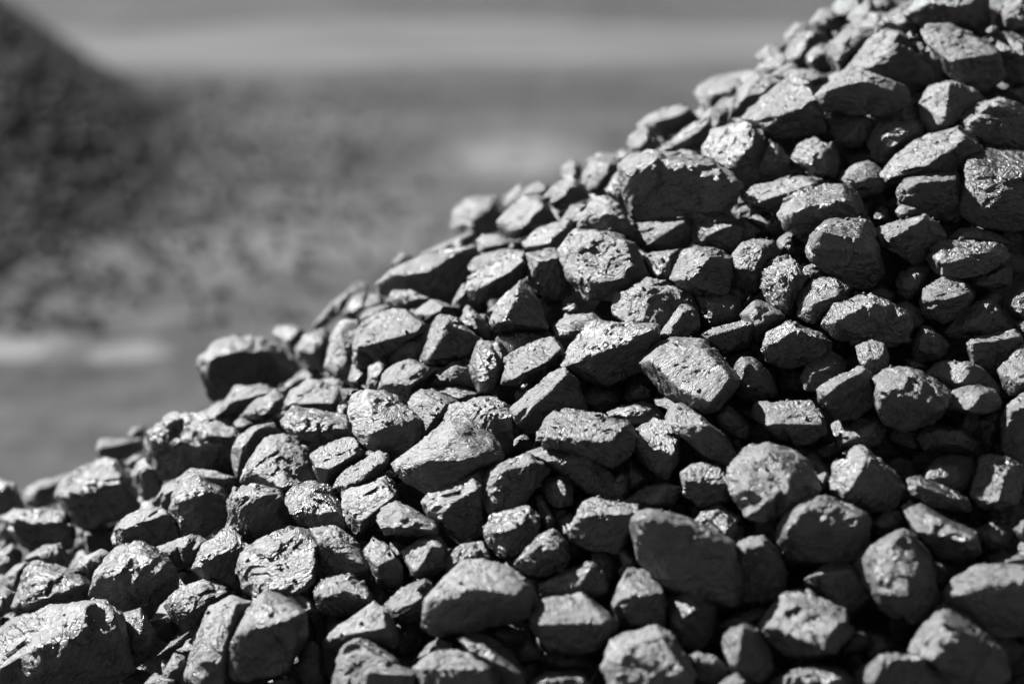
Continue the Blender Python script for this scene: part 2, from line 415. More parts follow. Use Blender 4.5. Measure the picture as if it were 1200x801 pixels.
PROPS = []
LUMPS = [
([(1062,16),(1079,-16),(1118,-30),(1156,-16),(1157,28),(1148,43),(1118,30),(1084,33)],[(1090,6),(1134,11)],0,0.32,'wide dark boulder touching the top edge of the frame, above the stepped slabby lump'),
([(1168,25),(1178,6),(1200,-11),(1236,0),(1233,36),(1200,45),(1175,38)],[(1194,16)],0,0.32,'dark lump with one glossy patch in the upper right corner'),
([(1032,30),(1036,19),(1057,8),(1074,16),(1082,33),(1074,41),(1046,36)],[(1052,22)],-40,0.82,'soft focus mid grey lump with bright crumbs round it'),
([(1027,29),(1034,23),(1042,28),(1035,34)],[(1034,28)],20,0.82,'tiny pale out of focus coal crumb, above the bright tent shaped lump'),
([(1061,6),(1068,0),(1075,6),(1068,11)],[(1068,6)],20,0.55,'tiny bright crumb, left of the dark boulder at the very top'),
([(1061,43),(1067,36),(1074,45),(1068,50)],[(1067,43)],20,0.55,'tiny angular bright crumb, upper right of the bright tent shaped lump'),
([(1074,51),(1080,50),(1086,59),(1079,62)],[(1080,55)],20,0.82,'small pale chip, right of the bright tent shaped lump'),
([(1155,36),(1162,30),(1170,32),(1167,40),(1159,42)],[(1163,36)],20,0.55,'bright thumbnail sized crumb, upper right of the stepped slabby lump'),
([(1079,44),(1090,32),(1112,28),(1123,34),(1167,55),(1175,91),(1167,106),(1145,107),(1118,94),(1098,61)],[(1115,73),(1126,69),(1170,63)],10,0.55,'big slabby lump with stepped bright layers over a dark front'),
([(1162,50),(1170,41),(1189,40),(1200,47),(1225,44),(1236,69),(1216,102),(1178,100),(1170,82)],[(1172,52),(1197,59)],-20,0.32,'dark lump with a rough pale upper rim beside the right edge'),
([(983,88),(1018,52),(1040,36),(1054,41),(1079,58),(1093,94),(1084,100),(1046,94),(1013,85)],[(1020,78),(1046,65),(1057,45)],0,0.55,'tent shaped lump, bright grainy left face and dark striped right face'),
([(957,113),(966,102),(986,91),(1013,84),(1040,94),(1062,103),(1064,118),(1052,132),(1024,134),(991,131),(966,128)],[(973,107),(1005,97),(1040,95)],35,0.32,'smooth dark oval lump with a pale crescent along its top'),
([(969,66),(974,50),(988,38),(1008,33),(1030,38),(1024,50),(999,65),(980,88),(968,82)],[(1002,52)],-60,0.55,'soft focus lump with a bright blotchy top, left of the bright tent shaped lump'),
([(988,33),(1002,25),(1024,22),(1038,30),(1030,38),(1002,36)],[(1013,29)],-120,0.95,'blurred grey lump just behind the ridge line, upper left of the bright tent shaped lump'),
([(917,80),(925,55),(939,41),(952,37),(966,38),(970,52),(966,77),(942,78)],[(937,65),(948,40)],-120,0.32,'blurred lump split into a white left face and a dark right face'),
([(893,80),(900,67),(911,63),(936,66),(933,74),(908,87),(898,86)],[(911,74)],-120,0.95,'small blurred pale lump low on the ridge line, above the bright sloping slab'),
([(915,88),(930,81),(952,81),(972,91),(974,96),(950,102),(925,96)],[(947,91)],-40,0.82,'flat mid grey lump peeping out, below the blurred black and white ridge lump'),
([(864,127),(866,105),(886,89),(906,88),(921,96),(898,124)],[(886,105)],-30,0.82,'pale rough lump tucked in, upper left of the bright sloping slab'),
([(870,138),(906,103),(933,88),(943,94),(961,124),(966,154),(944,165),(911,168),(886,143)],[(899,141),(928,137),(959,124)],10,0.55,'large lump with a broad bright sloping top over a black underside'),
([(968,140),(974,131),(988,129),(1013,136),(1027,146),(1018,176),(986,168),(980,154)],[(988,165),(1013,138)],-20,0.55,'lump with a crumbly white left face and black right side'),
([(1017,170),(1024,154),(1040,142),(1068,142),(1090,150),(1087,160),(1062,165),(1038,193),(1027,190)],[(1049,157)],-20,0.32,'smooth dark shaded lump with a rounded end, left of the long grey wedge'),
([(1078,121),(1090,103),(1115,96),(1134,102),(1155,116),(1134,132),(1112,154),(1096,160),(1084,148)],[(1113,100),(1119,127),(1104,154)],0,0.55,'barrel shaped block with a grainy round end, upper right of the long grey wedge'),
([(1128,140),(1145,124),(1167,114),(1184,118),(1200,129),(1230,143),(1228,176),(1194,180),(1162,177),(1142,162),(1130,157)],[(1145,148),(1172,129)],0,0.32,'broad dark domed lump with a beaded bright rim, right of the barrel shaped block'),
([(1174,105),(1200,102),(1228,103),(1233,121),(1206,121),(1186,116)],[(1200,109)],-20,0.82,'thin grey slab wedged against the right edge, lower right of the stepped slabby lump'),
([(1035,204),(1046,187),(1087,160),(1123,151),(1134,160),(1150,176),(1128,204),(1090,205),(1057,209),(1040,215)],[(1049,203),(1087,194),(1128,165)],10,0.55,'long wedge with a smooth grey sloping top and shaded end'),
([(929,184),(936,169),(952,165),(974,170),(983,187),(977,209),(958,210),(936,201)],[(955,187)],0,0.32,'dark round lump in full shade, above the knobbly bright topped lump'),
([(886,198),(892,179),(906,168),(920,179),(926,195),(920,212),(898,215),(881,212)],[(903,179)],0,0.32,'dark pointed lump with a pale tip, below the bright sloping slab'),
([(870,143),(881,146),(898,157),(906,168),(895,179),(886,204),(870,209),(854,193),(851,154)],[(881,165)],-10,0.32,'dark ridged lump in the shadow of a brighter one'),
([(873,231),(884,218),(911,212),(939,206),(958,209),(965,219),(950,226),(925,237),(914,248),(884,242)],[(886,238),(914,226),(952,216)],0,0.82,'flat pale lump lit evenly across its face, upper left of the knobbly bright topped lump'),
([(914,250),(925,233),(942,223),(952,226),(988,213),(999,223),(1008,240),(1008,257),(986,259),(961,262),(947,285),(936,278),(920,267)],[(925,252),(952,240),(991,238)],20,0.55,'chunky lump with a bright knobbly top and grainy grey front'),
([(984,211),(1002,193),(1018,189),(1032,198),(1038,215),(1030,228),(1013,231),(988,218)],[(1010,204)],0,0.82,'rounded mid grey lump with fine cracks, upper right of the knobbly bright topped lump'),
([(946,294),(952,275),(972,260),(1013,259),(1024,275),(1032,311),(1035,322),(1018,338),(999,336),(969,316),(950,303)],[(966,272),(1005,281),(1024,308)],20,0.32,'big dark speckled lump with one smooth upper facet, left of the cracked angular lump'),
([(1024,272),(1046,263),(1082,252),(1098,264),(1108,281),(1090,297),(1071,308),(1049,297),(1030,284)],[(1036,285),(1074,266),(1084,256)],10,0.55,'angular lump with a narrow bright top and cracked grey front'),
([(1050,226),(1060,209),(1087,201),(1123,204),(1128,220),(1123,259),(1098,256),(1068,248),(1054,237)],[(1076,215),(1118,212)],0,0.32,'squat black lump outlined by a bright rim, below the long grey wedge'),
([(1049,248),(1057,240),(1074,245),(1068,253),(1054,257)],[(1060,248)],30,0.32,'small grey crumb leaning on a black lump, above the cracked angular lump'),
([(1130,206),(1134,190),(1145,179),(1186,178),(1230,184),(1238,218),(1228,267),(1200,264),(1181,272),(1145,262),(1128,248)],[(1137,193),(1178,212),(1175,242),(1216,206)],0,0.82,'big squarish block with a crinkled glinting face by the right edge'),
([(1084,303),(1096,286),(1123,282),(1156,285),(1175,290),(1182,300),(1162,316),(1134,325),(1106,325),(1090,314)],[(1109,303),(1153,300)],20,0.82,'pale oval lump lit all over, upper right of the chipped bright lump'),
([(1126,326),(1162,318),(1184,308),(1186,333),(1162,340),(1134,338)],[(1159,328)],-10,0.32,'black lump lying in shade, lower right of the pale oval lump'),
([(1050,328),(1060,314),(1079,310),(1090,316),(1082,330),(1078,344),(1062,352),(1053,341)],[(1068,330)],0,0.82,'small rounded grey lump with dark cracks, upper left of the chipped bright lump'),
([(1078,355),(1082,338),(1104,326),(1126,329),(1142,347),(1134,366),(1106,377),(1084,369)],[(1086,356),(1113,350),(1131,344)],10,0.55,'lump with a bright layered top and one white chip, right of the wide humped lump'),
([(1115,278),(1126,268),(1145,267),(1170,275),(1184,286),(1145,284),(1118,282)],[(1142,275)],-10,0.32,'low dark grey lump, upper right of the pale oval lump'),
([(892,338),(891,319),(906,306),(925,301),(947,325),(939,350),(925,374),(903,358)],[(908,322),(933,322),(922,352)],0,0.55,'upright lump with a jagged grey face, lower left of the big dark speckled lump'),
([(936,369),(937,344),(952,329),(977,325),(994,336),(998,352),(980,358),(969,369),(952,380)],[(955,355),(988,344)],10,0.82,'round shouldered lump, pale above and black below, right of the upright jagged lump'),
([(996,344),(999,338),(1012,344),(1010,348),(1001,351)],[(1004,344)],0,0.82,'little pale chip, upper left of the wide humped lump'),
([(966,380),(980,358),(1018,347),(1040,352),(1074,377),(1076,388),(1049,407),(1013,402),(980,396)],[(981,377),(1018,355),(1046,366)],20,0.32,'wide dark humped lump with a pale left shoulder, above the small bright perched nugget'),
([(1049,358),(1062,354),(1079,363),(1082,377),(1074,388),(1054,372)],[(1065,363)],0,0.82,'small grey knob, right of the wide humped lump'),
([(1109,391),(1123,369),(1145,352),(1159,352),(1167,363),(1181,369),(1186,382),(1167,394),(1126,396)],[(1133,380),(1162,360)],0,0.32,'dull dark lump with a grey slanting left side, lower right of the chipped bright lump'),
([(1134,404),(1140,395),(1186,388),(1197,394),(1200,407),(1194,438),(1145,438)],[(1142,403),(1192,396)],0,0.32,'smooth black block with a glittering corner and lit upper edge'),
([(1179,360),(1186,347),(1200,338),(1225,344),(1233,369),(1200,380),(1189,372)],[(1197,355)],0,0.32,'dark grey rounded lump cut by the right edge, above the white faced edge lump'),
([(1189,380),(1200,372),(1225,372),(1228,391),(1200,394)],[(1203,382)],0,0.82,'small smooth grey lump cut by the right edge, above the white faced edge lump'),
([(870,285),(886,281),(906,284),(915,300),(903,306),(892,319),(886,338),(862,333),(851,311)],[(881,300)],0,0.32,'black lump dull and rounded, upper left of the upright jagged lump'),
([(911,281),(920,272),(930,275),(933,292),(925,300),(911,292)],[(922,284)],0,0.82,'little grey lump standing on end, lower left of the knobbly bright topped lump'),
([(940,314),(955,308),(969,315),(964,325),(950,328)],[(955,315)],0,0.82,'little flat grey lump, lower left of the big dark speckled lump'),
([(867,369),(886,352),(900,355),(922,372),(903,388),(886,399),(876,388)],[(889,366)],0,0.32,'small dark lump with a scuffed grey end, lower left of the upright jagged lump'),
([(895,407),(903,388),(928,377),(947,382),(974,402),(969,424),(925,432),(898,424)],[(906,406),(930,387),(950,391)],10,0.32,'dark ribbed lump with a sparkling left edge, below the upright jagged lump'),
([(870,380),(882,374),(884,388),(876,407),(859,410),(854,388)],[(873,391)],0,0.32,'smooth dark grey round ended lump, upper right of the broad light grey face'),
([(1016,341),(1035,334),(1049,344),(1046,352),(1024,348)],[(1032,343)],-10,0.32,'dark low lump, above the wide humped lump'),
([(1150,350),(1162,343),(1175,347),(1175,363),(1162,360)],[(1163,352)],-10,0.32,'black nugget, right of the chipped bright lump'),
([(1071,399),(1082,382),(1098,388),(1115,407),(1104,424),(1071,421)],[(1087,394)],0,0.32,'dark grey lump with a white splinter above it, below the chipped bright lump'),
([(870,252),(886,262),(898,272),(886,281),(870,284),(854,272)],[(881,268)],-10,0.32,'black flattish lump in shade, upper right of the bright and dark cube like block'),
([(1023,250),(1032,242),(1040,245),(1040,262),(1027,259)],[(1034,252)],-20,0.55,'small shaded nugget, upper left of the cracked angular lump'),
([(1008,242),(1013,241),(1017,250),(1010,257)],[(1012,249)],0,0.82,'tiny grey sliver, right of the knobbly bright topped lump'),
([(882,487),(886,475),(925,472),(951,472),(964,496),(965,509),(950,522),(922,518),(906,501)],[(898,496),(920,494),(961,497)],10,0.55,'loaf shaped lump with a rumpled pale top, above the big crumpled bright lump'),
([(859,430),(870,420),(881,418),(895,430),(911,449),(908,465),(881,468),(862,462)],[(878,432)],0,0.32,'black lump with scattered glints, upper left of the loaf shaped lump'),
([(939,440),(955,416),(973,412),(991,424),(986,443),(961,460),(944,457)],[(952,438),(980,427)],0,0.82,'lump showing one smooth mid grey facet, left of the small bright perched nugget'),
([(959,456),(974,445),(1008,430),(1024,440),(1027,471),(1002,490),(980,490),(961,471)],[(966,458),(988,447),(1012,436)],20,0.32,'black lump with a blazing white strip along its top edge'),
([(1003,406),(1021,399),(1035,403),(1042,418),(1040,435),(1024,439),(1010,430)],[(1021,421),(1035,418)],40,0.55,'small bright nugget perched on darker lumps, below the wide humped lump'),
([(1027,446),(1046,432),(1065,430),(1087,443),(1111,458),(1106,479),(1090,496),(1062,502),(1040,496),(1031,482)],[(1034,462),(1072,443),(1104,475)],30,0.55,'big six sided lump with a white grainy top and striped flank'),
([(1086,436),(1104,423),(1134,425),(1156,436),(1172,452),(1170,462),(1134,460),(1112,457)],[(1128,449),(1140,430)],0,0.55,'lump with a flat grey left facet and dark glinting end'),
([(1109,468),(1118,457),(1137,452),(1167,457),(1172,471),(1170,483),(1134,484),(1115,479)],[(1133,482),(1153,460)],25,0.82,'rounded lump with an oval dish shaped grey facet, right of the big six sided lump'),
([(1172,432),(1186,418),(1197,405),(1228,391),(1241,413),(1233,452),(1200,452),(1175,464)],[(1186,454),(1228,435)],20,0.55,'brilliant white faced lump cut by the right edge, upper right of the dish faced lump'),
([(1174,518),(1178,482),(1197,462),(1228,452),(1238,490),(1233,534),(1200,542),(1175,528)],[(1186,482),(1214,474)],10,0.32,'tall dark lump with a pale top corner cut by the right edge'),
([(1074,512),(1090,498),(1128,501),(1148,518),(1140,531),(1104,528),(1084,526)],[(1118,509)],-10,0.32,'very dark broad lump deep in shadow, above the round mottled lump'),
([(1131,490),(1170,486),(1175,509),(1159,528),(1145,515)],[(1156,498)],-20,0.32,'black lump hidden in the shade, below the dish faced lump'),
([(980,515),(1002,491),(1024,489),(1038,504),(1032,520),(1008,526),(986,526)],[(988,519),(1020,509),(1028,493)],0,0.82,'flat slab with a smooth slanted grey face, below the black lump with white top strip'),
([(952,528),(980,518),(988,528),(974,540),(958,537)],[(972,528)],-10,0.32,'black rounded lump, upper left of the dark lump with straight crease'),
([(977,542),(994,528),(1008,523),(1024,534),(1046,553),(1060,572),(1049,594),(1024,600),(991,597),(977,572)],[(1016,540),(991,570)],10,0.32,'big dark lump creased by one straight bright edge, left of the round mottled lump'),
([(854,545),(870,528),(898,519),(933,530),(950,550),(958,572),(944,597),(911,608),(881,606),(856,589)],[(870,550),(900,534),(925,556),(922,584),(886,589)],30,0.82,'big bright crumpled lump full of dents, below the loaf shaped lump'),
([(937,533),(952,530),(966,542),(977,559),(979,572),(964,584),(952,562)],[(961,550)],-10,0.82,'narrow grey lump pressed behind a bigger one, right of the big crumpled bright lump'),
([(1080,559),(1098,537),(1118,533),(1137,540),(1145,556),(1134,572),(1112,578),(1096,572)],[(1112,556)],0,0.82,'round mottled grey lump, left of the upright two tone block'),
([(1062,562),(1079,559),(1090,570),(1118,575),(1140,589),(1134,600),(1090,592),(1068,578)],[(1076,570),(1112,584)],20,0.55,'crooked lump with a bright left tip, lower left of the round mottled lump'),
([(1145,556),(1150,537),(1164,534),(1192,540),(1200,550),(1194,589),(1167,600),(1145,592),(1138,578)],[(1177,556),(1167,586)],10,0.55,'upright block with a bright left side and black front, right of the round mottled lump'),
([(1060,421),(1074,421),(1087,430),(1068,435)],[(1072,427)],-10,0.32,'small black chunk, above the big six sided lump'),
([(870,493),(876,491),(881,501),(873,518),(856,512),(859,496)],[(870,501)],0,0.82,'small grey lump with pale crown, right of the mirror bright facet lump'),
([(911,639),(922,598),(942,584),(964,584),(991,592),(1018,608),(1018,625),(1010,661),(986,669),(947,666),(922,658)],[(924,622),(939,595),(966,591),(999,606)],20,0.32,'big smooth black boulder with a lit outline, lower right of the big crumpled bright lump'),
([(1016,617),(1040,598),(1053,598),(1060,614),(1049,622),(1027,626)],[(1038,611)],0,0.82,'small pale cracked lump, below the dark lump with straight crease'),
([(1006,661),(1024,633),(1060,621),(1084,644),(1093,674),(1098,708),(1084,724),(1057,727),(1032,713),(1016,686)],[(1024,650),(1057,629),(1075,658),(1068,694),(1035,694)],20,0.82,'big flat faced grey lump standing on its point, upper left of the blurred grey pyramid'),
([(1079,647),(1109,658),(1120,673),(1101,694),(1084,686)],[(1098,669)],-10,0.32,'dim grey wedge, right of the flat faced standing lump'),
([(1057,592),(1068,586),(1090,600),(1112,608),(1145,630),(1148,647),(1126,661),(1098,650),(1074,628)],[(1075,622),(1104,611),(1140,636)],10,0.55,'long lump sloping down to the right with a bright notch'),
([(1142,622),(1162,611),(1184,625),(1178,639),(1159,642)],[(1170,625)],0,0.82,'small flat grey chunk, right of the long down sloping lump'),
([(1189,620),(1200,608),(1219,611),(1216,636),(1197,633)],[(1200,622)],20,0.32,'blurred dark bump on the right edge, lower right of the upright two tone block'),
([(1096,699),(1118,680),(1145,665),(1175,664),(1200,666),(1238,664),(1255,713),(1222,746),(1172,743),(1134,724)],[(1131,696),(1172,683),(1228,677)],20,0.32,'large black lump with a dazzling white patch on top'),
([(1148,661),(1172,654),(1200,650),(1233,650),(1228,672),(1172,666)],[(1186,658)],0,0.32,'flat dull grey slab cut by the right edge, above the lump with dazzling white patch'),
([(1067,762),(1084,732),(1106,712),(1120,713),(1148,735),(1175,760),(1181,790),(1162,806),(1118,806),(1090,784)],[(1106,730),(1134,746),(1096,771)],20,0.82,'big blurred pyramid shaped grey lump, lower left of the lump with dazzling white patch'),
([(1008,787),(1032,768),(1084,769),(1115,801),(1118,828),(1024,828),(1005,801)],[(1028,798),(1035,774),(1079,776)],20,0.55,'lump with a thin white left facet cut by the bottom edge'),
([(892,740),(898,721),(930,690),(944,691),(991,718),(992,732),(996,746),(980,771),(950,774),(920,762)],[(906,735),(933,699),(986,727),(961,757)],20,0.82,'big blurred lump with wavy ledges across its grey face, below the big smooth black boulder'),
([(991,749),(1008,736),(1023,740),(1018,757),(999,765),(980,768)],[(1008,749)],-10,0.82,'small smooth grey lump, right of the wavy ledged lump'),
([(1018,743),(1035,743),(1047,757),(1035,768),(1016,771)],[(1032,757)],-10,0.32,'small dull dark lump, below the flat faced standing lump'),
([(942,677),(972,659),(994,658),(1008,672),(1018,702),(999,718),(974,710),(950,691)],[(961,673),(999,669)],0,0.32,'dim dark lump with a faint rim, upper right of the wavy ledged lump'),
([(848,652),(870,632),(895,630),(908,644),(922,672),(917,696),(886,710),(854,702)],[(876,642),(900,644)],10,0.32,'dark lump topped by a glinting crumbly edge, right of the very large black slab'),
([(845,752),(854,740),(873,730),(886,735),(898,752),(906,784),(892,801),(859,787)],[(870,738),(871,762),(864,782)],20,0.55,'upright lump with a pale left face and grey right side'),
([(900,801),(922,789),(952,779),(977,782),(1005,798),(1002,828),(906,828)],[(952,791)],10,0.82,'broad pale lump rising from the bottom edge, below the wavy ledged lump'),
([(843,801),(865,787),(882,798),(885,818),(842,820)],[(864,798)],20,0.55,'small bright lump cut by the bottom edge, lower right of the smooth tombstone lump'),
([(840,735),(854,724),(889,712),(903,716),(892,730),(870,736)],[(878,723)],0,0.32,'flat dark slab, below the dark lump with glinting crest'),
([(729,193),(742,182),(774,179),(799,183),(835,186),(849,207),(872,220),(871,232),(852,243),(824,245),(769,256),(750,258),(736,240),(729,220)],[(736,200),(769,189),(796,193),(840,200)],50,0.32,'large dark blocky boulder with a thin pale top and rough dark front'),
([(821,182),(835,152),(871,142),(884,154),(898,182),(890,215),(876,220),(852,207),(838,188)],[(843,189),(876,171),(882,152)],10,0.55,'rough lump with a bright crinkled upper left and black lower right'),
([(786,182),(799,175),(816,178),(821,185),(802,185)],[(802,179)],-20,0.82,'small pale lump peeping over a boulder, above the large dark blocky boulder'),
([(772,176),(796,157),(816,144),(830,138),(835,160),(824,174),(788,181)],[(791,172),(818,154),(830,144)],-20,0.55,'slanting lump with a bright upper left strip, above the large dark blocky boulder'),
([(824,135),(832,126),(852,128),(852,144),(832,160),(816,154)],[(835,144)],-60,0.82,'small pale lump on the ridge line, right of the blurred white spotted ridge lump'),
([(747,146),(764,134),(774,130),(802,122),(812,135),(808,149),(780,160),(758,157)],[(774,141),(805,132)],-120,0.32,'blurred dark lump with white highlights on the ridge line, above the large dark blocky boulder'),
([(735,168),(742,156),(755,146),(769,160),(774,171),(758,179),(739,176)],[(757,168),(758,152)],-80,0.95,'blurred lump with a white left half, lower left of the blurred white spotted ridge lump'),
([(818,116),(835,104),(852,113),(852,124),(827,130)],[(838,116)],-150,0.95,'blurred pale ridge lump, upper right of the blurred white spotted ridge lump'),
([(813,105),(835,91),(862,86),(887,83),(890,102),(862,127),(824,124)],[(860,101)],-150,0.95,'very blurred grey lump beyond the ridge, left of the bright sloping slab'),
([(681,207),(692,192),(714,188),(729,193),(725,204),(698,227),(686,225)],[(710,204),(711,193)],-60,0.82,'pale smooth rounded lump with a dark right end, above the rough tooth shaped lump'),
([(707,226),(720,207),(729,198),(736,215),(736,237),(725,240)],[(725,220)],-20,0.32,'narrow bright lump beside a dark boulder, above the rough tooth shaped lump'),
([(634,232),(654,215),(670,207),(684,218),(689,232),(670,240),(654,245)],[(655,237),(673,212)],-20,0.55,'lump with a white left face and black pitted right face'),
([(585,259),(593,248),(615,232),(629,229),(637,237),(651,259),(629,267),(604,280),(588,276)],[(616,264),(633,240)],0,0.55,'rough sugar bright lump with a dark right side, right of the blurred white ridge block'),
([(658,196),(670,188),(681,193),(681,210),(662,215)],[(670,201)],-150,0.95,'blurred white ridge lump, upper left of the rough tooth shaped lump'),
([(590,232),(610,216),(620,226),(615,237),(593,243)],[(607,229)],-150,0.95,'blurred pale grey ridge lump, upper left of the sugar bright rough lump'),
([(612,223),(634,212),(648,220),(634,237),(615,237)],[(632,223)],-120,0.95,'blurred light ridge lump, above the sugar bright rough lump'),
([(684,190),(703,179),(725,182),(725,193),(708,190),(692,193)],[(706,185)],-140,0.95,'blurred bright flat ridge lump, above the rough tooth shaped lump'),
([(532,243),(549,232),(579,232),(592,248),(585,270),(554,278),(530,267)],[(554,256),(566,240)],-150,0.95,'blurred white blocky lump alone on the ridge line, left of the sugar bright rough lump'),
([(717,182),(730,174),(747,179),(736,188),(722,190)],[(730,182)],-100,0.95,'blurred little bright lump, upper left of the large dark blocky boulder'),
([(655,262),(670,240),(692,240),(689,259),(676,267),(659,267)],[(673,248)],-10,0.82,'smooth grey slanting lump, left of the rough tooth shaped lump'),
([(671,264),(698,232),(714,230),(730,248),(747,281),(742,289),(725,276),(698,273),(678,267)],[(700,255),(725,248)],40,0.32,'very rough dark lump like a broken tooth, above the big cracked flat face'),
([(846,130),(862,113),(887,91),(890,105),(868,124)],[(868,113)],-150,0.95,'blurred pale slab beyond the ridge, left of the bright sloping slab'),
([(658,293),(676,271),(714,273),(739,282),(758,321),(750,334),(714,351),(684,351),(667,326)],[(678,290),(714,279),(740,288),(750,321),(692,332)],20,0.82,'big lump with a flat cracked mid grey face, below the rough tooth shaped lump'),
([(607,290),(634,266),(664,259),(676,271),(662,290),(632,293)],[(637,285),(662,268)],0,0.82,'light grey lump with a crease down its middle, left of the rough tooth shaped lump'),
([(612,299),(651,292),(669,318),(670,346),(642,351),(623,334)],[(626,310),(654,302)],10,0.32,'black craggy lump under a pale ledge, upper right of the pyramid lump'),
([(544,340),(552,324),(588,304),(612,297),(622,318),(601,337),(576,346),(560,356)],[(563,337),(610,312)],30,0.32,'dark rugged lump with a nose like lower end, upper left of the pyramid lump'),
([(550,312),(560,300),(593,293),(615,295),(612,303),(572,318),(556,325)],[(560,318),(588,302)],10,0.82,'flat topped pale ledge of coal, above the dark rugged lump'),
([(575,376),(582,356),(610,329),(623,340),(637,362),(642,381),(615,387),(579,388)],[(588,378),(608,339)],40,0.55,'pyramid shaped lump with a crinkled left face, lower right of the dark rugged lump'),
([(574,395),(598,385),(626,384),(651,395),(656,406),(629,406),(598,417)],[(615,395)],-10,0.82,'low mid grey lump, upper left of the bright scratched bun'),
([(589,434),(596,417),(623,402),(645,395),(662,409),(663,425),(634,444),(610,450),(590,447)],[(604,442),(640,424),(656,409)],20,0.55,'oval lump with a bright scratched face like a bun, above the bright running wedge'),
([(647,378),(670,369),(698,368),(713,378),(708,392),(670,400),(654,395)],[(681,381)],0,0.82,'grey ribbed lump half buried, upper left of the big angular lump with slanting facet'),
([(660,428),(670,406),(703,377),(725,384),(766,383),(769,406),(750,434),(714,450),(681,444)],[(681,425),(717,387),(764,388)],20,0.55,'big angular lump with bright slanting left facet and grey front'),
([(722,362),(728,343),(761,326),(780,334),(802,340),(818,359),(808,384),(769,384),(725,380)],[(765,340),(762,376)],0,0.55,'roof shaped lump, pale grainy left side and smooth grey right side'),
([(788,326),(796,296),(808,289),(835,292),(858,303),(857,326),(849,343),(816,344),(799,337)],[(803,333),(831,303)],20,0.55,'block with a bright slanting left face and dark right face'),
([(750,299),(794,293),(794,304),(791,332),(769,332),(755,315)],[(772,310)],0,0.32,'dark dull slab in shade, above the roof shaped lump'),
([(739,266),(752,260),(808,252),(813,268),(805,290),(758,295),(747,285)],[(762,284),(770,268),(805,260)],0,0.32,'long dark lump with a bright chipped left end, right of the rough tooth shaped lump'),
([(810,280),(816,249),(838,248),(876,263),(887,277),(862,293),(835,293)],[(821,277),(860,268)],0,0.32,'dark lump with pale streaks along its top, lower right of the large dark blocky boulder'),
([(818,348),(852,344),(871,354),(868,373),(835,384),(824,373)],[(846,362)],-10,0.32,'dark speckled lump in shade, lower right of the bright and dark cube like block'),
([(849,336),(865,334),(874,346),(868,356),(852,346)],[(862,343)],-20,0.32,'little black lump, lower right of the bright and dark cube like block'),
([(769,399),(796,359),(810,356),(821,376),(816,392),(796,400)],[(780,395),(805,365)],10,0.82,'narrow grey lump leaning with a bright left edge, lower right of the roof shaped lump'),
([(818,390),(852,381),(882,373),(884,392),(852,414),(835,409)],[(832,398),(879,380)],0,0.82,'flat grey lump with a lit upper edge, upper right of the broad light grey face'),
([(750,425),(758,409),(791,398),(824,400),(857,434),(864,447),(857,461),(835,483),(827,487),(808,478),(780,461)],[(762,420),(794,406),(821,409),(852,444),(832,469),(808,466)],20,0.82,'very large lump with a broad flat cracked light grey face'),
([(659,362),(673,355),(678,365),(667,368)],[(669,361)],0,0.32,'small black chip in a gap, lower left of the big cracked flat face'),
([(553,420),(560,400),(585,402),(598,417),(593,439),(576,464),(560,458),(552,436)],[(574,420)],10,0.32,'black pitted lump with frosty flecks, left of the bright scratched bun'),
([(544,373),(566,368),(579,387),(571,398),(546,395)],[(563,381)],-10,0.32,'black lump half hidden in a crevice, upper right of the pointed lump with white strip'),
([(601,478),(629,452),(654,434),(662,431),(673,446),(685,480),(670,485),(634,504),(615,504),(604,490)],[(607,488),(637,468),(662,441)],20,0.55,'wedge with a bright top running down to the left, below the bright scratched bun'),
([(630,507),(640,493),(656,482),(692,485),(736,495),(743,515),(736,534),(717,546),(692,534),(670,525),(645,524),(633,521)],[(645,514),(676,508),(714,518),(730,499)],40,0.82,'long lump like a crouching animal with a pale crinkled back'),
([(703,488),(725,477),(750,471),(772,478),(779,489),(766,496),(742,502)],[(742,482)],0,0.82,'pale rounded lump with fine grain, upper right of the long pale backed lump'),
([(742,521),(747,504),(764,492),(783,496),(794,510),(794,540),(780,562),(752,540)],[(747,519),(769,525),(791,525)],10,0.55,'lump with a grainy pale dome and black lower half'),
([(780,490),(786,478),(799,475),(821,488),(852,512),(862,532),(857,546),(835,543),(816,521),(794,502)],[(794,500),(810,512),(830,499)],20,0.55,'long lump with a mirror bright upper facet and black tail'),
([(681,458),(692,455),(720,458),(725,471),(703,486),(684,477)],[(692,466)],-20,0.32,'black glassy lump with sparkles, above the long pale backed lump'),
([(730,466),(736,452),(752,446),(769,458),(764,471),(739,473)],[(750,458)],-20,0.32,'dark lump with a dull grey face, left of the broad light grey face'),
([(830,488),(852,475),(865,485),(880,504),(868,515),(846,510)],[(852,490)],0,0.32,'black lump with a few pale spots, upper right of the mirror bright facet lump'),
([(799,554),(813,544),(838,541),(852,562),(857,578),(846,592),(821,592),(802,578)],[(805,558),(835,562),(849,561)],10,0.32,'dark block with a cracked grey top, below the mirror bright facet lump'),
([(622,532),(642,525),(689,525),(698,532),(714,559),(730,573),(725,587),(698,581),(681,559),(651,546)],[(645,541),(678,551),(692,530)],10,0.55,'bent lump with a flat pale top ledge, below the long pale backed lump'),
([(714,562),(728,547),(736,554),(736,578),(725,590),(708,581)],[(728,565)],0,0.32,'small dark pointed lump, right of the bent ledge lump'),
([(736,540),(752,554),(764,566),(736,581),(733,556)],[(744,559)],-10,0.32,'black shaded wedge, right of the bent ledge lump'),
([(560,576),(571,554),(593,537),(620,532),(642,543),(645,551),(623,578),(610,592),(576,603),(566,592)],[(590,554),(623,543)],20,0.82,'curved mid grey lump like a shell, above the pale rounded fist'),
([(634,568),(642,559),(664,556),(671,573),(670,592),(651,595),(640,584)],[(656,570)],10,0.82,'small pitted grey nugget with black hollows, lower left of the bent ledge lump'),
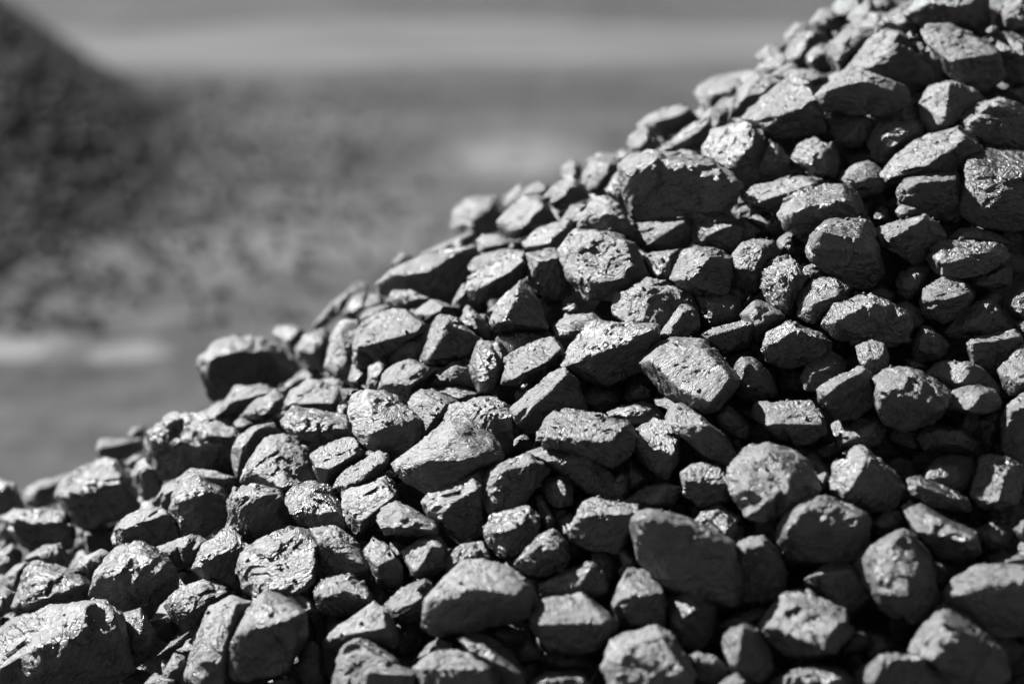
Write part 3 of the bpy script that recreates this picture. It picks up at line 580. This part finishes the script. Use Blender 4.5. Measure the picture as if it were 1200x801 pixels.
([(674,610),(684,588),(692,584),(747,592),(747,606),(736,628),(722,647),(689,642),(664,628)],[(681,603),(725,602),(744,603)],20,0.55,'boulder with a pale flat top strip and dark front'),
([(733,587),(758,570),(780,566),(799,572),(791,592),(758,598)],[(766,587),(780,570)],0,0.32,'dark lump with one grey facet, upper right of the pale strip topped boulder'),
([(605,661),(612,650),(634,625),(648,620),(664,636),(667,652),(659,666),(632,676),(612,669)],[(629,642),(651,644)],20,0.32,'pear shaped dark grey lump, lower right of the pale rounded fist'),
([(627,581),(633,576),(645,598),(651,611),(642,622),(634,608)],[(640,600)],10,0.82,'thin upright grey splinter, lower right of the shell like lump'),
([(654,611),(670,600),(676,617),(670,633),(659,628)],[(664,617)],0,0.82,'small gritty grey lump, left of the pale strip topped boulder'),
([(742,617),(752,603),(764,598),(808,611),(857,636),(868,691),(862,710),(808,705),(780,686),(752,658)],[(752,610),(769,604),(808,620),(852,640)],30,0.32,'very large smooth black slab with a pale upper edge, above the smooth tombstone lump'),
([(813,611),(824,598),(840,592),(854,598),(871,608),(874,628),(857,636),(835,625)],[(843,608)],0,0.82,'blurred mid grey lump with a dark pit, upper right of the very large black slab'),
([(564,622),(576,606),(601,596),(626,595),(632,608),(626,633),(612,644),(588,655),(576,639)],[(579,626),(607,617)],20,0.82,'rounded lump lit pale from the left, upper left of the pear shaped lump'),
([(557,635),(566,633),(576,647),(579,661),(560,659),(544,652)],[(566,647)],0,0.32,'small black wedge, lower left of the pale rounded fist'),
([(626,686),(651,677),(686,659),(698,664),(717,683),(708,699),(681,702),(632,696)],[(678,686),(692,665)],0,0.32,'smooth dark slab tilted in shade, above the striped layered lump'),
([(623,723),(640,703),(659,699),(686,699),(711,716),(720,732),(708,757),(678,765),(642,760),(629,740)],[(634,731),(676,724),(714,730)],20,0.55,'barrel like lump with stripes of layered coal, left of the bell shaped lump'),
([(715,716),(725,691),(736,666),(758,666),(774,683),(780,705),(777,735),(747,740),(725,735)],[(725,708),(750,688),(774,694)],10,0.55,'bell shaped lump with a rough grey top and black front'),
([(725,647),(732,644),(736,654),(744,655),(746,666),(732,666)],[(736,658)],10,0.55,'small crumb perched on a bell shaped lump, lower right of the pale strip topped boulder'),
([(783,699),(794,688),(824,687),(838,705),(840,730),(824,757),(802,757),(787,735)],[(794,724),(816,713)],0,0.32,'smooth dark tombstone like lump, below the very large black slab'),
([(707,782),(717,752),(739,743),(769,735),(788,746),(805,771),(812,790),(808,818),(725,823)],[(725,762),(758,771),(796,784),(774,746)],30,0.82,'big blurred lump with a bright faceted crown at the bottom edge'),
([(809,768),(818,764),(842,771),(852,784),(846,801),(818,798),(810,782)],[(814,775),(842,779)],10,0.32,'small dark lump capped with white, right of the bright crowned bottom lump'),
([(623,798),(640,789),(678,787),(692,794),(698,823),(620,823)],[(640,796),(681,796)],10,0.82,'pale flat topped lump cut by the bottom edge, below the striped layered lump'),
([(560,731),(568,731),(571,738),(563,740)],[(566,735)],0,0.55,'tiny white crumb, below the wide lump with pale hollow'),
([(607,762),(620,746),(633,760),(629,772),(612,774)],[(620,760)],0,0.32,'dim grey cone shaped lump, lower left of the striped layered lump'),
([(568,740),(593,732),(612,738),(607,752),(590,757)],[(590,743)],-10,0.32,'dull black flat lump, lower right of the wide lump with pale hollow'),
([(626,771),(681,768),(698,779),(659,786)],[(659,776)],-10,0.32,'black flat lump in deep shade, below the striped layered lump'),
([(443,332),(460,315),(490,302),(534,293),(562,289),(555,326),(537,351),(501,351),(462,340),(447,343)],[(457,325),(504,318),(534,297)],10,0.32,'long dark overhanging lump with a pale upper edge on the ridge'),
([(490,299),(518,289),(553,270),(559,280),(548,289),(518,299),(496,303)],[(531,288)],-60,0.55,'thin white slab lying along the ridge line, upper right of the long overhanging ridge lump'),
([(559,281),(567,275),(581,275),(600,284),(597,292),(575,296),(562,295)],[(572,289),(592,285)],-10,0.82,'small pale lump with a shaded underside, lower right of the blurred white ridge block'),
([(457,312),(471,296),(487,302),(468,312)],[(472,304)],-150,0.95,'blurred small grey ridge lump, upper left of the long overhanging ridge lump'),
([(452,348),(462,341),(482,341),(502,350),(493,359),(468,366),(454,356)],[(474,351)],0,0.32,'coarse grained dark lump, lower left of the long overhanging ridge lump'),
([(365,384),(380,365),(402,346),(418,332),(432,337),(408,354),(386,373),(372,390)],[(394,359)],-140,0.95,'long blurred pale lump slanting up the ridge, above the tall gnarled lump'),
([(399,370),(413,348),(430,340),(432,346),(427,362),(413,373)],[(418,356)],-100,0.95,'blurred light grey lump, above the tall gnarled lump'),
([(427,359),(435,344),(446,344),(450,356),(435,362)],[(440,352)],-60,0.95,'small pale blurred lump, upper left of the speckled hooded lump'),
([(421,373),(432,362),(457,356),(460,363),(435,370),(424,376)],[(440,365)],-30,0.55,'narrow white lump, upper left of the speckled hooded lump'),
([(392,384),(405,373),(421,374),(423,395),(416,417),(410,442),(391,442),(381,428),(388,406)],[(402,390),(408,417)],-20,0.55,'tall gnarled lump with dark right flank, left of the speckled hooded lump'),
([(344,412),(355,395),(380,383),(391,395),(388,412),(380,434),(364,428),(347,420)],[(366,406)],-60,0.55,'soft focus white lump with gritty face, left of the tall gnarled lump'),
([(321,392),(325,383),(342,381),(358,388),(361,398),(350,403),(344,417),(328,400)],[(339,398),(350,387)],-110,0.95,'blurred round lump standing clear at the ridge line, left of the tall gnarled lump'),
([(234,420),(254,402),(278,396),(303,396),(325,403),(342,422),(350,442),(342,464),(292,466),(248,464),(237,442)],[(251,420),(284,412),(314,412)],30,0.32,'dark rounded boulder sitting clear on the left part of the ridge'),
([(414,406),(421,384),(438,370),(462,363),(484,368),(504,387),(479,392),(452,412),(432,431),(416,425)],[(424,406),(460,395),(496,387)],20,0.55,'hooded lump with a pale speckled top and black front, right of the tall gnarled lump'),
([(483,368),(504,352),(518,355),(537,362),(534,373),(498,380)],[(506,368),(523,362)],0,0.55,'low lump with a frosted bright top, upper left of the pointed lump with white strip'),
([(530,356),(542,332),(550,333),(548,348),(540,365)],[(542,346)],0,0.82,'slim upright grey lump, lower right of the long overhanging ridge lump'),
([(494,420),(504,387),(515,370),(528,370),(562,398),(556,412),(528,427),(501,428)],[(502,420),(518,384),(531,377)],30,0.55,'pointed lump with a white left strip and smooth grey front'),
([(537,378),(548,359),(559,365),(575,384),(572,398),(550,392)],[(548,373)],10,0.32,'small black lump with a pale peak, upper right of the pointed lump with white strip'),
([(452,417),(468,400),(498,391),(501,395),(493,425),(474,422),(457,428)],[(479,406)],0,0.32,'dull grey lump with level bands, lower right of the speckled hooded lump'),
([(432,431),(449,414),(454,428),(449,448),(443,457),(430,456)],[(440,436)],0,0.82,'upright pale lump with furrows, lower left of the speckled hooded lump'),
([(445,456),(452,436),(474,421),(504,431),(498,450),(479,471),(462,467)],[(449,450),(482,452),(500,435)],20,0.55,'block with a flat lit top and dark underside, below the speckled hooded lump'),
([(494,456),(509,436),(534,424),(553,431),(559,453),(534,450),(512,454)],[(531,436)],0,0.32,'dull charcoal lump, below the pointed lump with white strip'),
([(408,450),(413,426),(430,431),(432,442),(418,456)],[(420,442)],-20,0.55,'small white lump, lower right of the tall gnarled lump'),
([(232,524),(242,497),(270,475),(286,486),(292,500),(276,516)],[(264,494)],-40,0.32,'rough pale grey lump under a dark boulder, upper right of the dark plate topped boulder'),
([(242,502),(264,470),(276,453),(311,452),(336,461),(344,472),(298,486),(256,497)],[(270,472),(311,461)],-20,0.32,'smooth grey lump lying in the shadow of the dark boulder'),
([(282,487),(300,470),(320,458),(337,464),(333,478),(311,494),(295,497)],[(311,475)],0,0.55,'bright speckled lump, below the dark rounded ridge boulder'),
([(332,478),(342,456),(366,443),(386,448),(398,456),(396,475),(388,485),(361,478),(339,480)],[(344,472),(388,472)],0,0.55,'bright lump with dense wrinkles, above the grey topped slab'),
([(328,497),(344,476),(380,483),(405,492),(408,505),(402,516),(369,524),(350,516)],[(344,486),(352,505),(405,502)],20,0.55,'slab with a grey sloping top and a black front lip'),
([(410,483),(416,464),(432,456),(462,464),(482,480),(493,494),(490,516),(474,530),(446,527),(430,522),(416,505)],[(435,478),(460,497),(435,508)],30,0.82,'large round lump with a dimpled face, upper left of the large swirling grey loaf'),
([(480,472),(490,458),(509,458),(535,471),(528,494),(504,505),(490,519),(487,492)],[(504,470),(523,475),(506,494)],0,0.82,'plain flat faced grey lump, upper left of the large swirling grey loaf'),
([(504,456),(531,450),(562,461),(556,472),(534,472)],[(530,461)],-10,0.82,'grey lump with a lit flat top, upper left of the white crusted lump'),
([(520,492),(531,475),(559,467),(581,467),(603,483),(597,530),(581,530),(562,500),(537,494)],[(564,500),(575,483),(597,487)],10,0.55,'crusty lump with a white rough crown over a black hollow'),
([(465,544),(479,530),(509,508),(528,492),(550,494),(575,511),(592,538),(567,552),(534,563),(504,582),(479,566)],[(493,541),(534,511),(570,536)],30,0.82,'very large grey loaf with swirling grain, lower left of the white crusted lump'),
([(365,533),(386,519),(413,512),(427,527),(424,538),(399,555),(380,568),(370,552)],[(370,546),(386,549),(424,531)],10,0.55,'block with a smooth bright top and dark front, lower right of the grey topped slab'),
([(391,574),(399,560),(418,544),(443,529),(457,536),(446,558),(421,574),(402,580)],[(399,574),(424,563),(449,538)],20,0.55,'long lump with a bright flank pointing up to the right'),
([(398,593),(408,574),(435,568),(449,559),(460,568),(467,585),(446,604),(427,615),(421,629),(410,618)],[(410,596),(446,566),(460,582),(424,612)],10,0.82,'lump with a flat light grey plate on its face, left of the swirly tapered lump'),
([(496,588),(509,577),(540,560),(562,551),(567,558),(556,574),(570,599),(567,629),(542,637),(518,618),(501,602)],[(504,592),(531,585),(559,566)],10,0.32,'black fronted lump with a long grey upper slope, below the large swirling grey loaf'),
([(439,612),(449,596),(468,589),(490,602),(515,615),(509,629),(484,624),(457,625),(446,624)],[(449,618),(474,607),(504,618)],30,0.55,'swirly lump with a bright left end and tapered right end'),
([(332,582),(342,571),(366,564),(388,571),(399,590),(405,618),(374,621),(350,612),(339,596)],[(343,602),(366,574),(394,599)],10,0.82,'round grey lump with a shaded lower band, lower right of the frosted broad lump'),
([(267,618),(270,590),(278,574),(300,570),(330,577),(344,604),(333,621),(295,639),(276,634)],[(278,585),(292,580),(325,585),(300,612)],10,0.32,'dark rough lump with a lit left edge, above the large glittering pitted face'),
([(284,563),(295,536),(311,514),(339,511),(361,530),(372,560),(350,568),(333,577),(311,571),(292,568)],[(295,549),(322,527),(336,536),(333,571)],20,0.82,'broad lump with a frosted left face and dark right side'),
([(273,530),(281,511),(300,500),(320,497),(328,505),(308,514),(292,538),(278,560)],[(286,524),(300,505)],0,0.32,'curved lump pale above and dark on its left flank'),
([(273,494),(281,489),(298,496),(286,505),(276,502)],[(284,497)],0,0.82,'small round grey crumb, below the dark rounded ridge boulder'),
([(399,456),(418,454),(416,467),(402,472)],[(409,461)],-10,0.32,'small black flake, upper left of the dimpled round lump'),
([(395,486),(396,474),(408,475),(405,492)],[(401,480)],0,0.55,'small light sliver, upper right of the grey topped slab'),
([(281,661),(286,644),(320,625),(344,618),(361,622),(374,636),(369,672),(361,699),(336,691),(298,702),(286,691)],[(293,661),(347,626),(369,639),(362,688),(311,688)],20,0.82,'large lump with a flat glittering pitted face, right of the bright capped rounded lump'),
([(366,622),(396,618),(418,636),(430,661),(435,680),(402,683),(369,691),(374,639)],[(377,636),(402,643),(424,659)],0,0.32,'dark triangular faced lump under a grey top, left of the glossy tipped finger lump'),
([(368,696),(374,683),(402,673),(424,683),(442,702),(424,718),(388,721),(374,713)],[(380,699),(405,691),(435,702)],10,0.32,'smooth dark grey dome, upper left of the bright beaked lump'),
([(328,694),(344,688),(364,699),(380,718),(366,724),(355,718)],[(350,702)],0,0.55,'small brightly flecked lump, lower right of the large glittering pitted face'),
([(264,768),(278,735),(311,691),(333,702),(355,718),(358,746),(336,784),(298,793),(267,793)],[(278,746),(308,708),(352,721)],40,0.55,'large pointed lump with a pale peak over a shadowed face'),
([(376,756),(394,735),(418,721),(440,705),(452,713),(462,735),(465,757),(440,752),(418,740),(402,746),(388,760)],[(391,746),(421,735),(449,735)],20,0.55,"bright lump shaped like a bird's head and beak, below the glossy tipped finger lump"),
([(392,787),(402,760),(416,747),(435,754),(462,774),(468,793),(435,818),(391,818)],[(405,762),(418,754),(457,779)],30,0.82,'flat smooth grey plate with a light rim, below the bright beaked lump'),
([(424,798),(435,782),(462,779),(487,787),(487,815),(424,823)],[(435,787),(479,793)],40,0.32,'dark grey block with a bright vertical corner, left of the round whitish bottom lump'),
([(347,779),(355,757),(366,752),(377,762),(380,798),(358,804)],[(366,774)],0,0.32,'egg shaped dark grey lump, lower right of the large pale peaked lump'),
([(452,708),(474,688),(496,679),(506,688),(501,718),(468,732),(460,727)],[(468,716),(498,691)],10,0.55,'lump with bright diagonal stripes, lower right of the glossy tipped finger lump'),
([(501,702),(518,691),(537,664),(545,658),(567,658),(600,669),(622,686),(634,702),(625,716),(586,730),(518,746),(498,732)],[(506,708),(518,692),(556,688),(614,699)],40,0.32,'wide black lump with a pale sunken hollow near its peak'),
([(519,661),(528,644),(553,633),(575,642),(572,661),(545,661),(523,672)],[(545,647)],0,0.32,'dark grey lump with a netted surface, above the wide lump with pale hollow'),
([(427,647),(435,630),(457,640),(471,664),(474,686),(446,688)],[(443,664),(460,650)],10,0.32,'dark finger like lump with a glossy bright tip, lower left of the swirly tapered lump'),
([(472,647),(490,633),(512,628),(526,642),(518,669),(490,677),(482,672)],[(487,669),(506,644)],10,0.55,'lump with a smooth pale left face and mottled right face'),
([(487,782),(504,768),(534,762),(562,764),(581,784),(581,818),(545,828),(498,823)],[(498,784),(531,779),(567,784)],30,0.82,'round whitish lump on the bottom edge, below the wide lump with pale hollow'),
([(483,776),(498,760),(515,746),(534,752),(540,765),(501,771)],[(512,757)],0,0.32,'dark grey arched lump, upper left of the round whitish bottom lump'),
([(538,749),(553,743),(578,749),(600,768),(616,790),(619,806),(594,804),(572,771),(548,760)],[(545,754),(572,760),(603,784)],20,0.82,'long arched grey lump like a bent arm, upper right of the round whitish bottom lump'),
([(314,801),(325,796),(344,796),(350,815),(320,818)],[(333,801)],10,0.82,'small pale lump just showing at the bottom edge, below the large pale peaked lump'),
([(556,735),(564,731),(571,736),(566,740)],[(564,736)],0,0.82,'pale crumb, below the wide lump with pale hollow'),
([(170,508),(182,497),(198,486),(234,486),(264,500),(278,511),(275,544),(270,552),(228,552),(193,560),(176,538)],[(179,507),(201,494),(220,508),(253,515)],30,0.32,'large dark boulder with a smooth slanted plate on top, above the crackled egg lump'),
([(234,484),(258,472),(289,475),(283,492),(264,500),(248,494)],[(253,489),(275,478)],0,0.55,'small lump with a flaky lit edge, upper right of the dark plate topped boulder'),
([(113,528),(118,516),(140,514),(165,514),(172,525),(148,536),(135,541),(116,536)],[(121,525),(154,519)],-60,0.82,'blurred rough pale lump on the ridge line, upper right of the big splintered striated lump'),
([(148,511),(157,500),(170,499),(170,514)],[(162,507)],-120,0.32,'small blurred dark ridge lump, left of the dark plate topped boulder'),
([(154,558),(162,541),(179,533),(193,555),(187,577),(170,588)],[(165,555),(179,544)],0,0.32,'black lump with a gritty left rim, right of the big splintered striated lump'),
([(146,544),(157,533),(170,533),(160,550)],[(157,541)],-60,0.55,'small blurred light lump, upper right of the big splintered striated lump'),
([(63,574),(91,552),(116,538),(129,537),(146,552),(165,580),(154,599),(129,610),(99,618),(74,594)],[(72,580),(110,566),(143,566),(132,552),(82,588)],20,0.82,'big striated lump with bright splintered layers over a black side'),
([(25,580),(41,566),(63,560),(91,552),(69,569),(66,588),(44,596),(30,588)],[(50,577)],-100,0.55,'white blurred lump on the ridge line, left of the big splintered striated lump'),
([(-16,599),(-16,566),(0,562),(16,566),(28,594),(16,604),(0,610)],[(3,572),(14,582)],10,0.32,'plain dark grey lump touching the left edge, left of the big splintered striated lump'),
([(179,594),(193,569),(226,551),(248,552),(272,560),(270,572),(226,577),(198,599)],[(193,580),(226,559)],-10,0.32,'smooth dark slanted lump, above the crackled egg lump'),
([(199,600),(209,573),(231,559),(253,564),(267,581),(261,608),(239,630),(212,620)],[(209,586),(234,570),(248,586)],10,0.55,'egg like lump with a crackled pale face, below the dark plate topped boulder'),
([(132,628),(143,611),(162,599),(187,596),(201,606),(209,628),(190,642),(160,636),(135,650)],[(138,622),(165,614),(193,603)],20,0.32,'black lump with a thin lit upper rim, above the cannonball lump'),
([(4,607),(16,599),(55,596),(74,600),(91,622),(82,642),(36,647),(22,636)],[(21,613),(55,613),(77,611)],20,0.32,'dark block with a pale rumpled flat top, above the corrugated wedge'),
([(-11,633),(0,617),(8,606),(19,611),(21,636),(6,639)],[(11,622)],0,0.32,'smooth dark grey lump by the left edge, upper left of the corrugated wedge'),
([(0,647),(14,637),(28,650),(22,666),(6,674),(-8,669)],[(11,652)],0,0.32,'black crinkled lump by the left edge, upper left of the corrugated wedge'),
([(28,655),(50,639),(69,637),(80,650),(72,666),(47,661)],[(55,647)],0,0.32,'black rounded lump with fine scratches, above the corrugated wedge'),
([(3,677),(16,664),(30,658),(28,674),(19,691),(6,688)],[(16,676)],0,0.82,'small grooved grey lump, left of the corrugated wedge'),
([(16,710),(30,666),(41,659),(88,668),(110,686),(105,708),(69,710),(38,716)],[(37,710),(45,670),(96,684)],20,0.55,'wedge with a corrugated pale left end and grey sloping back'),
([(-16,691),(0,686),(19,691),(16,713),(0,727),(-16,718)],[(0,699)],0,0.32,'black lump cut by the left edge, left of the corrugated wedge'),
([(88,669),(99,652),(118,644),(133,650),(116,672),(105,680)],[(110,658)],0,0.32,'dim grey pointed lump, left of the cannonball lump'),
([(106,696),(116,669),(138,644),(165,637),(193,650),(206,672),(204,691),(179,708),(154,714),(121,710)],[(121,672),(165,650),(187,672),(154,691)],30,0.32,'large round dark lump like a cannonball, right of the corrugated wedge'),
([(184,643),(206,633),(228,625),(241,633),(228,661),(209,666),(198,655)],[(209,650)],0,0.55,'bright wedge with fine wrinkles, left of the bright capped rounded lump'),
([(227,666),(237,639),(264,620),(278,621),(292,642),(283,672),(280,691),(258,688),(242,680)],[(232,664),(253,643),(286,640)],20,0.82,'rounded lump with a bright cap and black front, left of the large glittering pitted face'),
([(193,708),(204,694),(239,681),(270,691),(264,702),(242,718),(228,735),(209,732)],[(228,705)],10,0.32,'bumpy dark grey lump with tiny glints, upper left of the tall leaning slab'),
([(-11,757),(16,738),(61,713),(118,708),(140,724),(148,757),(154,784),(110,809),(55,820),(-11,818)],[(-6,790),(58,784),(88,749),(121,712)],50,0.45,'huge lump in the lower left corner with a bright pitted slope'),
([(140,721),(165,713),(182,743),(176,768),(154,784),(146,757)],[(162,735)],0,0.32,'smooth dark lump, below the cannonball lump'),
([(-16,752),(0,735),(16,724),(38,716),(30,735),(0,757)],[(16,732)],10,0.82,'flat grey lump by the left edge, upper left of the huge pitted corner lump'),
([(184,768),(201,752),(221,740),(215,757),(204,760)],[(206,752)],10,0.55,'thin bright shard, left of the tall leaning slab'),
([(190,790),(204,765),(217,771),(212,796),(193,801)],[(204,776)],10,0.82,'small gritty grey lump, lower left of the tall leaning slab'),
([(170,801),(182,789),(204,798),(206,818),(176,820)],[(190,798)],20,0.55,'small bright lump cut by the bottom edge, lower left of the tall leaning slab'),
([(215,790),(226,760),(245,713),(275,699),(296,708),(286,732),(270,771),(264,801),(234,815)],[(242,730),(275,710),(261,771),(239,779)],30,0.82,'tall slab leaning back with a light grey face, left of the large pale peaked lump'),
([(947,30),(961,12),(980,8),(991,22),(980,36),(958,38)],[(966,19)],-150,0.95,'very blurred pale lump beyond the top of the ridge'),
([(974,11),(986,-6),(1008,-8),(1016,11),(999,22),(980,22)],[(994,3)],-150,0.95,'very blurred pale round lump at the top edge beyond the ridge'),
([(920,41),(933,26),(952,28),(958,41),(942,52),(925,52)],[(939,36)],-150,0.95,'very blurred light grey lump beyond the ridge line, above the bright sloping slab'),
([(886,66),(900,52),(920,52),(922,66),(906,74),(892,74)],[(906,61)],-150,0.95,'very blurred faint grey lump beyond the ridge line, above the bright sloping slab'),
([(1013,19),(1024,0),(1040,-6),(1052,6),(1038,22),(1024,28)],[(1032,11)],-150,0.32,'blurred dull grey lump near the top edge, above the bright tent shaped lump'),
]

def build_lump(idx, poly, ridge, lift, lean, label):
    r = np.random.default_rng(1000 + idx)
    poly = np.array(poly, float); ridge = np.array(ridge, float)
    pc = (poly.min(axis=0) + poly.max(axis=0)) / 2
    poly = pc + (poly - pc) * 1.06; ridge = pc + (ridge - pc) * 1.06
    lo, hi = poly.min(axis=0), poly.max(axis=0)
    cen = (lo + hi) / 2; wd, ht = hi - lo
    size = min(wd, ht) * 0.6 + (wd + ht) * 0.2
    d0 = depth_at(*cen) - lift * 0.001
    mpp = K * d0
    th = size * mpp * r.uniform(0.42, 0.54)                 # half thickness
    if len(ridge) >= 4: th *= 0.85
    d0 -= min(0.02, th * 0.3)
    e = 18.0
    g_up = (depth_at(cen[0], cen[1] - e) - depth_at(cen[0], cen[1] + e)) / (2 * e * mpp)
    g_rt = (depth_at(cen[0] + e, cen[1]) - depth_at(cen[0] - e, cen[1])) / (2 * e * mpp)
    sh = lean * min(max(g_up, 0.2), 0.95)                   # the lump lies along the slope of the heap
    tilt = 0.6 * min(max(g_rt, -0.6), 0.6) + r.uniform(-0.1, 0.1)
    def P(px, py, dd):
        dep = d0 + sh * (cen[1] - py) * mpp + tilt * (px - cen[0]) * mpp + dd
        return CAM + ray(px, py) * dep
    pts = [P(x, y, 0.0) for x, y in poly]
    if len(ridge) == 1:
        for x, y in poly:
            pts.append(P(*(ridge[0] + (np.array((x, y)) - ridge[0]) * r.uniform(0.38, 0.56)), -th * r.uniform(0.8, 1.1)))
    else:
        for x, y in ridge: pts.append(P(x, y, -th * r.uniform(0.9, 1.12)))
    c2 = poly.mean(axis=0)
    for x, y in poly: pts.append(P(*(c2 + (np.array((x, y)) - c2) * 0.74), th * r.uniform(1.15, 1.4)))
    level = 6 if size > 55 else (5 if size > 24 else 4)
    roundish = len(ridge) == 1
    c, p, f, Q = rock(np.array(pts), level, r, r.uniform(36, 55) if roundish else r.uniform(45, 70), r.uniform(0.8, 1.25) * min(1.0, max(0.75, 80.0 / size)), 7 if roundish else 4)
    # object frame turned with the bedding of the lump, so that grain runs its own way in each
    if np.linalg.det(Q) < 0: Q[0] *= -1
    PROPS.append((c, p[:, 2].min(), size * mpp * 0.5))
    me = mesh_from('coal_lump', p @ Q.T, f, COAL)
    o = bpy.data.objects.new('coal_lump', me); col.objects.link(o)
    M = Matrix([list(Q.T[i]) + [c[i]] for i in range(3)] + [[0, 0, 0, 1]])
    o.matrix_world = M
    o['label'] = label; o['category'] = 'coal lump'; o['group'] = 'coal lumps of the pile'
    return o

for idx, row in enumerate(LUMPS):
    build_lump(idx, *row)

# stones that carry the lumps lying proud of the ridge
pl = []
r = np.random.default_rng(31)
for c, low, rad in PROPS:
    floor = heap_z(c[0], c[1]) - 0.05
    z = c[2] + low + 0.004
    z0 = z
    while z > floor:
        sp = 0.35 * rad + 0.22 * (z0 - z)
        for _ in range(1 + int(3 * (z0 - z) / 0.1)):
            s_ = min(r.uniform(0.016, 0.030), 0.6 * rad + 0.008)
            a_, q_ = r.uniform(0, 2 * math.pi), sp * math.sqrt(r.uniform())
            pl.append((c[0] + 0.6 * q_ * math.cos(a_), c[1] + q_ * math.sin(a_), z - s_ * 0.9, s_))
        z -= 0.03
print('props', len(pl))
prop = mass('coal_rubble', pl, COAL)
prop['label'] = 'small coal stones packed under the lumps along the ridge of the pile'; prop['category'] = 'coal rubble'

# grit and splinters that came to rest on the lumps
bpy.context.view_layer.update()
dg = bpy.context.evaluated_depsgraph_get()
r = np.random.default_rng(77)
pl = []
for _ in range(3000):
    px, py = r.uniform(-20, 1220), r.uniform(-20, 820)
    dd = depth_at(px, py)
    q = CAM + ray(px, py) * dd
    ok, hit, nrm, _i, ob, _m = sc.ray_cast(dg, Vector((q[0], q[1], q[2] + 0.25)), Vector((0, 0, -1)))
    if not ok or nrm.z < 0.80 or not ob.name.startswith('coal_'): continue
    z_ = r.uniform()
    pl.append((hit.x, hit.y, hit.z + 0.001, 0.0007 + 0.0035 * z_ ** 10))
grit = mass('coal_grit', pl, COAL, True)
grit['label'] = 'grit and tiny splinters of coal strewn over the lumps of the pile'; grit['category'] = 'coal grit'
print('grit', len(pl))
